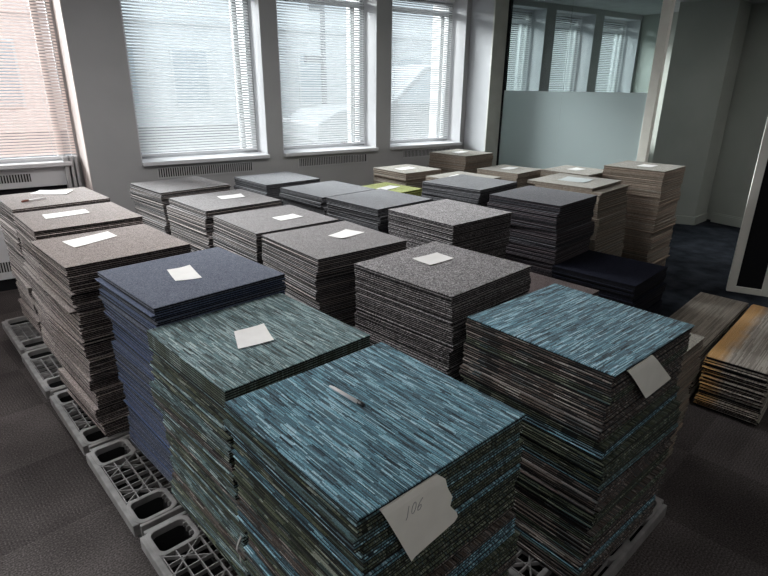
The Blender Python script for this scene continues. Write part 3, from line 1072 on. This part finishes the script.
# ------------------------------------------------------------------ pallets
M_foot_shade = mat('shade_black_plastic', (0.018, 0.018, 0.019), 0.6, 0.2)  # feet coloured black to stand in for the shade inside the deck holes
M_pallet = mottled('grey_plastic', (0.17, 0.165, 0.165), (0.27, 0.26, 0.26), 14.0, 0.6, 0.3)
PLX, PLY = 0.70, 0.575      # across the row, along the row
def rring(mb, cx, cy, w, h, rim, z0, z1, rad=0.022):
    """rounded rectangular ring"""
    def rr(w, h, r):
        pts = []
        for (sx, sy, a0) in ((1, 1, 0), (-1, 1, 90), (-1, -1, 180), (1, -1, 270)):
            for k in range(5):
                a = R(a0 + 22.5*k)
                pts.append((cx + sx*(w/2 - r) + r*cos(a), cy + sy*(h/2 - r) + r*sin(a)))
        return pts
    o, i = rr(w + 2*rim, h + 2*rim, rad + rim*0.6), rr(w, h, rad)
    n = len(o)
    vs = [(x, y, z0) for x, y in o] + [(x, y, z1) for x, y in o] + [(x, y, z0) for x, y in i] + [(x, y, z1) for x, y in i]
    fs = []
    for k in range(n):
        k2 = (k+1) % n
        fs += [(k, k2, n+k2, n+k), (2*n+k2, 2*n+k, 3*n+k, 3*n+k2), (n+k, n+k2, 3*n+k2, 3*n+k), (k2, k, 2*n+k, 2*n+k2)]
    mb.add(vs, fs)
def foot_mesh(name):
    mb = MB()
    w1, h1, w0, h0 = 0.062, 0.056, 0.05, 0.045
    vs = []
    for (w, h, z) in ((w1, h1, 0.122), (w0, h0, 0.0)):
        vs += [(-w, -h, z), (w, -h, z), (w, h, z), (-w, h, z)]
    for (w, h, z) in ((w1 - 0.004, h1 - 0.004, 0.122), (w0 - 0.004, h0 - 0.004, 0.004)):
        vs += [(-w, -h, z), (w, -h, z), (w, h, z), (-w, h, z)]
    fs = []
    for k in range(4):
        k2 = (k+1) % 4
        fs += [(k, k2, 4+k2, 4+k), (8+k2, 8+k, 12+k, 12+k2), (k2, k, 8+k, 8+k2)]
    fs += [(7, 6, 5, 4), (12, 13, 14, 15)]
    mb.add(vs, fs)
    return mb.mesh(name, M_foot_shade)
def make_pallet():
    root = empty('plastic_pallet')
    d = MB()
    z0, z1 = 0.118, 0.148
    xs_ = [-PLX/2 + 0.088, 0.0, PLX/2 - 0.088]
    ys_ = [-PLY/2 + 0.082, 0.0, PLY/2 - 0.082]
    for fx in xs_:
        for fy in ys_:
            if fy == 0.0 and fx != 0.0: continue
            rring(d, fx, fy, 0.118, 0.106, 0.017, z0, z1)
    # outer rim with a rolled skirt
    for sx in (-1, 1):
        d.box(min(sx*PLX/2, sx*(PLX/2 - 0.022)), max(sx*PLX/2, sx*(PLX/2 - 0.022)), -PLY/2 + 0.02, PLY/2 - 0.02, z0 - 0.02, z1 - 0.002)
    for sy in (-1, 1):
        d.box(-PLX/2 + 0.02, PLX/2 - 0.02, min(sy*PLY/2, sy*(PLY/2 - 0.016)), max(sy*PLY/2, sy*(PLY/2 - 0.016)), z0 - 0.02, z1 - 0.002)
    d.build('deck_frame', M_pallet, root, bevel=0.003)
    l = MB()
    zl = 0.139
    y0, y1 = -PLY/2 + 0.15, PLY/2 - 0.15
    for ux in [-0.325 + 0.0433*k for k in range(16)]:
        l.bar((ux, y0, zl), (ux, y1, zl), 0.0035, 0.016)
    for k in range(7):
        uy = y0 + (y1 - y0)*k/6
        l.bar((-PLX/2 + 0.02, uy, zl), (PLX/2 - 0.02, uy, zl), 0.0035, 0.016)
    for sx in (-1, 1):
        for (ya_, yb_) in ((y0, y0 + 0.09), (y1, y1 - 0.09)):
            l.bar((sx*0.325, ya_, zl), (sx*0.205, yb_, zl), 0.0035, 0.014)
            l.bar((sx*0.205, ya_, zl), (sx*0.325, yb_, zl), 0.0035, 0.014)
    for sy in (-1, 1):
        for k in range(5):
            uy = sy*(PLY/2 - 0.03 - 0.025*k)
            for (u0, u1) in ((-0.215, -0.075), (0.075, 0.215)):
                l.bar((u0, uy, zl), (u1, uy, zl), 0.0035, 0.016)
    l.build('lattice', M_pallet, root)
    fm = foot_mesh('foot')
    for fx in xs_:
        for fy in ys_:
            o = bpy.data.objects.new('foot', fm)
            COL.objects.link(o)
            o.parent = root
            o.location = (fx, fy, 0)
    return root
PALLETS = []
# left column follows the pallet edge seen along the floor; the others sit under their stacks
edge_pts = [(0.315, 0.498), (0.234, 1.090), (0.152, 1.683), (0.075, 2.268), (-0.012, 2.858), (-0.085, 3.440)]
PYAW = 8.0
def pallet_from_corner(px, py):
    # (px, py): left corner at the camera-side end of this pallet's outer edge
    a = R(PYAW)
    return (px + cos(a)*PLX/2 - sin(a)*PLY/2, py + sin(a)*PLX/2 + cos(a)*PLY/2)
LBL = ['grey plastic pallet under the pale teal stack', 'grey plastic pallet under the nearest stack with the pen', ]
left_under = ['the nearest stack with the pen', 'the pale teal stack', 'the navy stack', 'the front left beige stack', 'the middle left beige stack', 'the farthest left beige stack']
for (px, py), u in zip(edge_pts, left_under):
    PALLETS.append((*pallet_from_corner(px, py), PYAW, u))
col2 = [('C', 'the right-hand teal stack with the hanging note'), ('H5', 'the speckled dark stack'), ('G4', 'the grey stack behind the navy one'), ('G3', 'the grey stack third from the long grille'), ('G2', 'the grey stack second from the long grille'), ('G1', 'the grey stack nearest the long grille')]
for k, (s, u) in enumerate(col2):
    PALLETS.append((1.395 - 0.105*max(0, k - 1)*0.85 + (0.02 if k == 0 else 0), 0.962 + 0.605*k, PYAW, u))
col3 = [('P', 'the low dusky pink stack'), ('H4', 'the plain dark grey stack'), ('H3', 'the blue-grey stack before the lime tile'), ('H2', 'the blue-grey stack second from the window wall'), ('H1', 'the blue-grey stack nearest the window wall')]
for k, (s, u) in enumerate(col3):
    PALLETS.append((2.165 - 0.06*k, 1.733 + 0.603*k, PYAW, u))
for (px, py, u) in ((2.955, 1.80, 'the low black stack'), (2.90, 2.40, 'the indigo stack'), (2.83, 2.99, 'the blue-grey stack behind the plain dark grey one'),
                    (2.77, 3.59, 'the lime green stack'), (3.04, 4.25, 'the small stone stack under the last grille'), (3.66, 2.50, 'the stack with the glossy sheet'),
                    (3.60, 3.55, 'the pale half-hidden stack'), (3.84, 4.21, 'the brown stack at the white column')):
    PALLETS.append((px, py, PYAW + 2, u))
p0 = None
for (px, py, yw, u) in PALLETS:
    if p0 is None:
        p0 = make_pallet(); r = p0
    else:
        r = copy_tree(p0)
    r.location = (px, py, 0)
    r.rotation_euler = (0, 0, R(yw))
    tag(r, 'grey plastic pallet under %s' % u, 'pallet', 'plastic pallets under the stacks')

# ------------------------------------------------------------------ paper notes, pens
M_paper = mottled('white_paper', (0.80, 0.79, 0.78), (0.84, 0.83, 0.82), 20.0, 0.7, 0.2)
M_paper2 = mottled('cream_paper', (0.84, 0.83, 0.77), (0.88, 0.87, 0.81), 20.0, 0.7, 0.2)
M_gloss = mat('glossy_sheet', (0.80, 0.84, 0.85), 0.15, 0.6)
M_ink = mat('pencil_line', (0.36, 0.36, 0.37), 0.7, 0.2)

def flat_paper(pts, z, label, m=None, curl=0.004, seed=0):
    """pts: four corners in world xy; a thin sheet with lifted corners"""
    sr = random.Random(seed)
    m = m or M_paper
    c = [Vector((p[0], p[1], 0)) for p in pts]
    cen = sum(c, Vector())/4
    n = 8
    top, vs, fs = [], [], []
    lift = [curl*sr.uniform(0.3, 1.2) for _ in range(4)]
    for zz in (0.00025, 0.0):
        for i in range(n+1):
            for j in range(n+1):
                u, v = i/n, j/n
                p = (c[0]*(1-u) + c[1]*u)*(1-v) + (c[3]*(1-u) + c[2]*u)*v
                h = (lift[0]*((1-u)*(1-v))**2 + lift[1]*(u*(1-v))**2 + lift[2]*(u*v)**2 + lift[3]*((1-u)*v)**2)
                h += 0.0006*sin(u*5 + seed)*sin(v*4 + seed*2)**2
                vs.append((p.x - cen.x, p.y - cen.y, 0.0012 + abs(h) + zz))
    N = (n+1)**2
    for i in range(n):
        for j in range(n):
            a = i*(n+1) + j
            fs.append((a, a+1, a+n+2, a+n+1))
            fs.append((N+a, N+a+n+1, N+a+n+2, N+a+1))
    ring = [i*(n+1) for i in range(n+1)] + [n*(n+1)+j for j in range(1, n+1)] + [i*(n+1)+n for i in range(n-1, -1, -1)] + [j for j in range(n-1, 0, -1)]
    for k in range(len(ring)):
        a, b = ring[k], ring[(k+1) % len(ring)]
        fs.append((a, b, N+b, N+a))
    mb = MB().add(vs, fs)
    o = mb.build('paper_note', m, smooth=False)
    o.location = (cen.x, cen.y, z)
    tag(o, label, 'paper note', 'notes on the stacks')
    return o
PAPERS = [
    ('B', [(0.513, 1.553), (0.614, 1.556), (0.591, 1.425), (0.480, 1.430)], 'square white note lying on the pale teal stack'),
    ('D', [(0.455, 2.087), (0.545, 2.101), (0.540, 1.935), (0.449, 1.950)], 'white note lying on the navy stack'),
    ('E1', [(0.173, 2.717), (0.371, 2.796), (0.392, 2.690), (0.205, 2.580)], 'largest white note, on the front left beige stack'),
    ('E2', [(0.148, 3.368), (0.356, 3.398), (0.365, 3.289), (0.156, 3.250)], 'white note on the middle beige stack at left'),
    ('E3', [(0.133, 3.957), (0.194, 4.060), (0.371, 3.965), (0.310, 3.830)], 'white note on the beige stack by the far left window'),
    ('G2', [(1.106, 3.434), (1.270, 3.451), (1.255, 3.340), (1.106, 3.340)], 'white note on the grey stack second from the long grille'),
    ('G3', [(1.192, 2.791), (1.333, 2.820), (1.347, 2.723), (1.204, 2.700)], 'white note on the grey stack third from the long grille'),
    ('G4', [(1.254, 2.272), (1.387, 2.326), (1.441, 2.233), (1.280, 2.186)], 'white note on the grey stack behind the navy stack'),
    ('H5', [(1.333, 1.709), (1.475, 1.719), (1.484, 1.620), (1.336, 1.596)], 'white note on the speckled stack left of the right-hand teal one'),
]
for k, (s, pts, lab) in enumerate(PAPERS):
    flat_paper(pts, TOP[s][2], lab, seed=k + 1)
def paper_on(s, du, dv, w, h, rot, label, m=None, seed=0):
    x, y, z, a = TOP[s]
    cx, cy = x + du*cos(a) - dv*sin(a), y + du*sin(a) + dv*cos(a)
    b = a + R(rot)
    pts = []
    for (i, j) in ((-1, 1), (1, 1), (1, -1), (-1, -1)):
        u, v = i*w/2, j*h/2
        pts.append((cx + u*cos(b) - v*sin(b), cy + u*sin(b) + v*cos(b)))
    return flat_paper(pts, z, label, m, seed=seed, curl=0.003)
paper_on('K', 0.0, 0.03, 0.10, 0.20, 10, 'white note on the lime green stack', seed=21)
paper_on('J2', 0.0, -0.02, 0.10, 0.19, 4, 'white note on the small stone stack under the last grille', seed=22)
paper_on('L1', -0.06, -0.02, 0.08, 0.14, 5, 'white note on the pale stack half hidden behind blue-grey', seed=23)
paper_on('J1', -0.02, 0.0, 0.09, 0.16, 0, 'white note on the brown stack at the white column', seed=24)
paper_on('M1', -0.02, 0.02, 0.10, 0.17, 3, 'white note on the left pale stack before the frosted glass', seed=25)
paper_on('M2', -0.02, 0.03, 0.10, 0.16, -4, 'white note on the right pale stack before the frosted glass', seed=26)
paper_on('M3', 0.0, 0.02, 0.20, 0.21, 5, 'large glossy white sheet on the pale stack before the tower', M_gloss, seed=27)
paper_on('M4', 0.02, 0.0, 0.12, 0.17, 0, 'white note on top of the tallest brown tower', seed=28)

def hanging_paper(s, outline, label, m, writing=None, flare=0.004, bits=0):
    """outline in (v along the stack's face, z) of a sheet tucked under the top tile and hanging over the dark face"""
    x, y, z, a = TOP[s]
    size = STACKS[s][4]
    zt = z - TH - 0.0004
    root_x, root_y = x + cos(a)*(size/2), y + sin(a)*(size/2)
    ex, ey = cos(a), sin(a)
    fx, fy = -sin(a), cos(a)
    zmin = min(p[1] for p in outline)
    def place(v, zz):
        t = (zt - zz)
        out = 0.0025 + 0.004*min(1, t/0.02) + flare*min(1.0, t/max(1e-3, zt - zmin))
        return Vector((ex*out + fx*v, ey*out + fy*v, zz - z))
    bm = bmesh.new()
    ring = [bm.verts.new((v, 0, zz)) for v, zz in outline]
    f = bm.faces.new(ring)
    # slice into strips so that it can curve
    zz = zt - 0.004
    while zz > zmin:
        bmesh.ops.bisect_plane(bm, geom=bm.verts[:] + bm.edges[:] + bm.faces[:], plane_co=(0, 0, zz), plane_no=(0, 0, 1))
        zz -= 0.012
    for v in bm.verts:
        v.co = place(v.co.x, min(v.co.z, zt))
    me = bpy.data.meshes.new('paper_note')
    # tongue tucked under the top tile
    ups = sorted([p[0] for p in outline if p[1] > zt - 0.006])
    bm.to_mesh(me); bm.free()
    me.materials.append(m)
    o = bpy.data.objects.new('paper_note', me)
    COL.objects.link(o)
    o.location = (root_x, root_y, z)
    sd = o.modifiers.new('thickness', 'SOLIDIFY'); sd.thickness = 0.0004; sd.offset = 0
    tag(o, label, 'paper note', 'notes on the stacks')
    if ups:
        # flat strip from the edge of the tile outwards, touching the hanging part
        v0, v1 = ups[0], ups[-1]
        p, q = place(v0, zt), place(v1, zt)
        pi_, qi_ = Vector((fx*v0 - ex*0.03, fy*v0 - ey*0.03, zt - z)), Vector((fx*v1 - ex*0.03, fy*v1 - ey*0.03, zt - z))
        up = Vector((0, 0, 0.0002))
        t = MB().add([p + up, q + up, qi_ + up, pi_ + up, p - up, q - up, qi_ - up, pi_ - up],
                     [(0,1,2,3),(7,6,5,4),(0,4,5,1),(1,5,6,2),(2,6,7,3),(3,7,4,0)])
        t.build('tucked_edge', m, o)
    if writing:
        wmb = MB()
        for line in writing:
            P = [place(v, zz) + Vector((ex, ey, 0.0))*0.0009 for v, zz in line]
            for p, q in zip(P, P[1:]):
                wmb.bar(p, q, 0.0013, 0.0005, up=(ex, ey, 0.25))
        wmb.build('handwriting', M_ink, o)
    return o

zA = TOP['A'][2] - TH - 0.0004
def digits(v0, z0, sc, slant, down):
    """1 0 6 as strokes; v runs right, z up; writing runs down to the right"""
    D = {'1': [[(0.0, 1.0), (0.05, 0.0), (-0.04, -0.25)]],
         '0': [[(0.25 + 0.22*cos(t*0.5236), 0.5 + 0.5*sin(t*0.5236)) for t in range(13)]],
         '6': [[(0.42, 1.0), (0.15, 0.7), (0.0, 0.3), (0.08, 0.02), (0.3, 0.0), (0.42, 0.2), (0.36, 0.42), (0.16, 0.42), (0.03, 0.25)]]}
    out, off = [], 0.0
    for ch, adv in (('1', 0.42), ('0', 0.72), ('6', 0.6)):
        for st_ in D[ch]:
            out.append([(v0 + (off + p[0] + slant*p[1])*sc, z0 + (p[1]*1.0)*sc - down*off*sc) for p in st_])
        off += adv
    return out
hanging_paper('A', [(-0.200, zA), (-0.050, zA), (-0.030, 0.842), (-0.022, 0.815), (-0.006, 0.785), (-0.012, 0.765), (0.010, 0.735), (0.014, 0.722), (0.004, 0.714),
                    (-0.070, 0.705), (-0.112, 0.700), (-0.123, 0.694), (-0.160, 0.775)],
              'cream torn note marked 106 hanging from the nearest stack', M_paper2, digits(-0.138, 0.812, 0.024, 0.22, 0.05))
zC = TOP['C'][2] - TH - 0.0004
hanging_paper('C', [(-0.185, zC), (-0.040, zC), (0.110, 0.752), (0.112, 0.746), (-0.045, 0.742), (-0.052, 0.744)],
              'blank cream square note hanging from the right-hand teal stack', M_paper2)

M_pen = mat('white_pen_plastic', (0.80, 0.79, 0.80), 0.35, 0.5)
M_pencap = mat('black_pen_cap', (0.015, 0.015, 0.018), 0.4, 0.5)
M_redcap = mat('dark_red_pen_cap', (0.20, 0.07, 0.05), 0.4, 0.5)
def pen(p, q, z, label, capm, frac=0.80):
    p, q = Vector((*p, 0)), Vector((*q, 0))
    r = 0.0052
    root = empty('pen', ((p.x+q.x)/2, (p.y+q.y)/2, z + 0.0012))
    tag(root, label, 'pen', 'pens left on the stacks')
    a = p - (p+q)/2 + Vector((0, 0, r))
    b = q - (p+q)/2 + Vector((0, 0, r))
    m_ = a + (b - a)*frac
    MB().lathe(a, m_, [(0, 0.0022), (0.03, 0.0030), (0.12, 0.0042), (0.15, r*0.93), (1, r*0.93)], 14).build('barrel', M_pen, root, smooth=True)
    c = MB().lathe(m_, b, [(0, r), (0.9, r), (1, r*0.7)], 14).build('cap', capm, root, smooth=True)
    s = (b - a).normalized()
    MB().bar(m_ + Vector((0, 0, r + 0.0012)) - s*0.004, b + Vector((0, 0, r + 0.0012)) - s*0.004, 0.003, 0.0016).build('clip', capm, c)
pen((0.577, 1.057), (0.600, 0.935), TOP['A'][2], 'white pen with black cap on the nearest teal stack', M_pencap, 0.84)
pen((0.205, 3.755), (0.077, 3.700), TOP['E3'][2], 'white pen with red-brown cap on the far left beige stack', M_redcap, 0.72)
# frayed scrap poking out of the left face of the nearest stack
sx_, sy_, sa_ = 0.616, 0.922, R(-82.8)
sc = MB()
fr = random.Random(3)
path = [(0.0, 0.0, 0.030), (0.006, 0.012, 0.020), (0.010, 0.020, 0.006), (0.018, 0.016, -0.008), (0.030, 0.022, -0.016)]
ring = []
for (u, o_, zz) in path:
    w_ = 0.008 + 0.004*fr.random()
    ring.append([(u - w_*0.5, o_, zz - 0.004), (u + w_*0.5, o_ + 0.003, zz - 0.003), (u + w_*0.5, o_ + 0.004, zz + 0.001), (u - w_*0.5, o_ + 0.002, zz + 0.001)])
vs = [p for r_ in ring for p in r_]
fs = [(0, 1, 2, 3), tuple(len(vs) - 4 + k for k in (3, 2, 1, 0))]
for k in range(len(ring) - 1):
    for j in range(4):
        j2 = (j + 1) % 4
        fs.append((4*k + j, 4*k + j2, 4*k + 4 + j2, 4*k + 4 + j))
sc.add([(u, -o_, zz) for u, o_, zz in vs], fs)
scrap = sc.build('carpet_scrap', M_pallet)
SU, SZ = -0.222, 0.455
scrap.location = (sx_ + SU*cos(sa_) + 0.252*sin(sa_), sy_ + SU*sin(sa_) - 0.252*cos(sa_), SZ)
scrap.rotation_euler = (0, 0, sa_)
tag(scrap, 'small frayed grey scrap poking from the left face of the nearest stack', 'scrap')
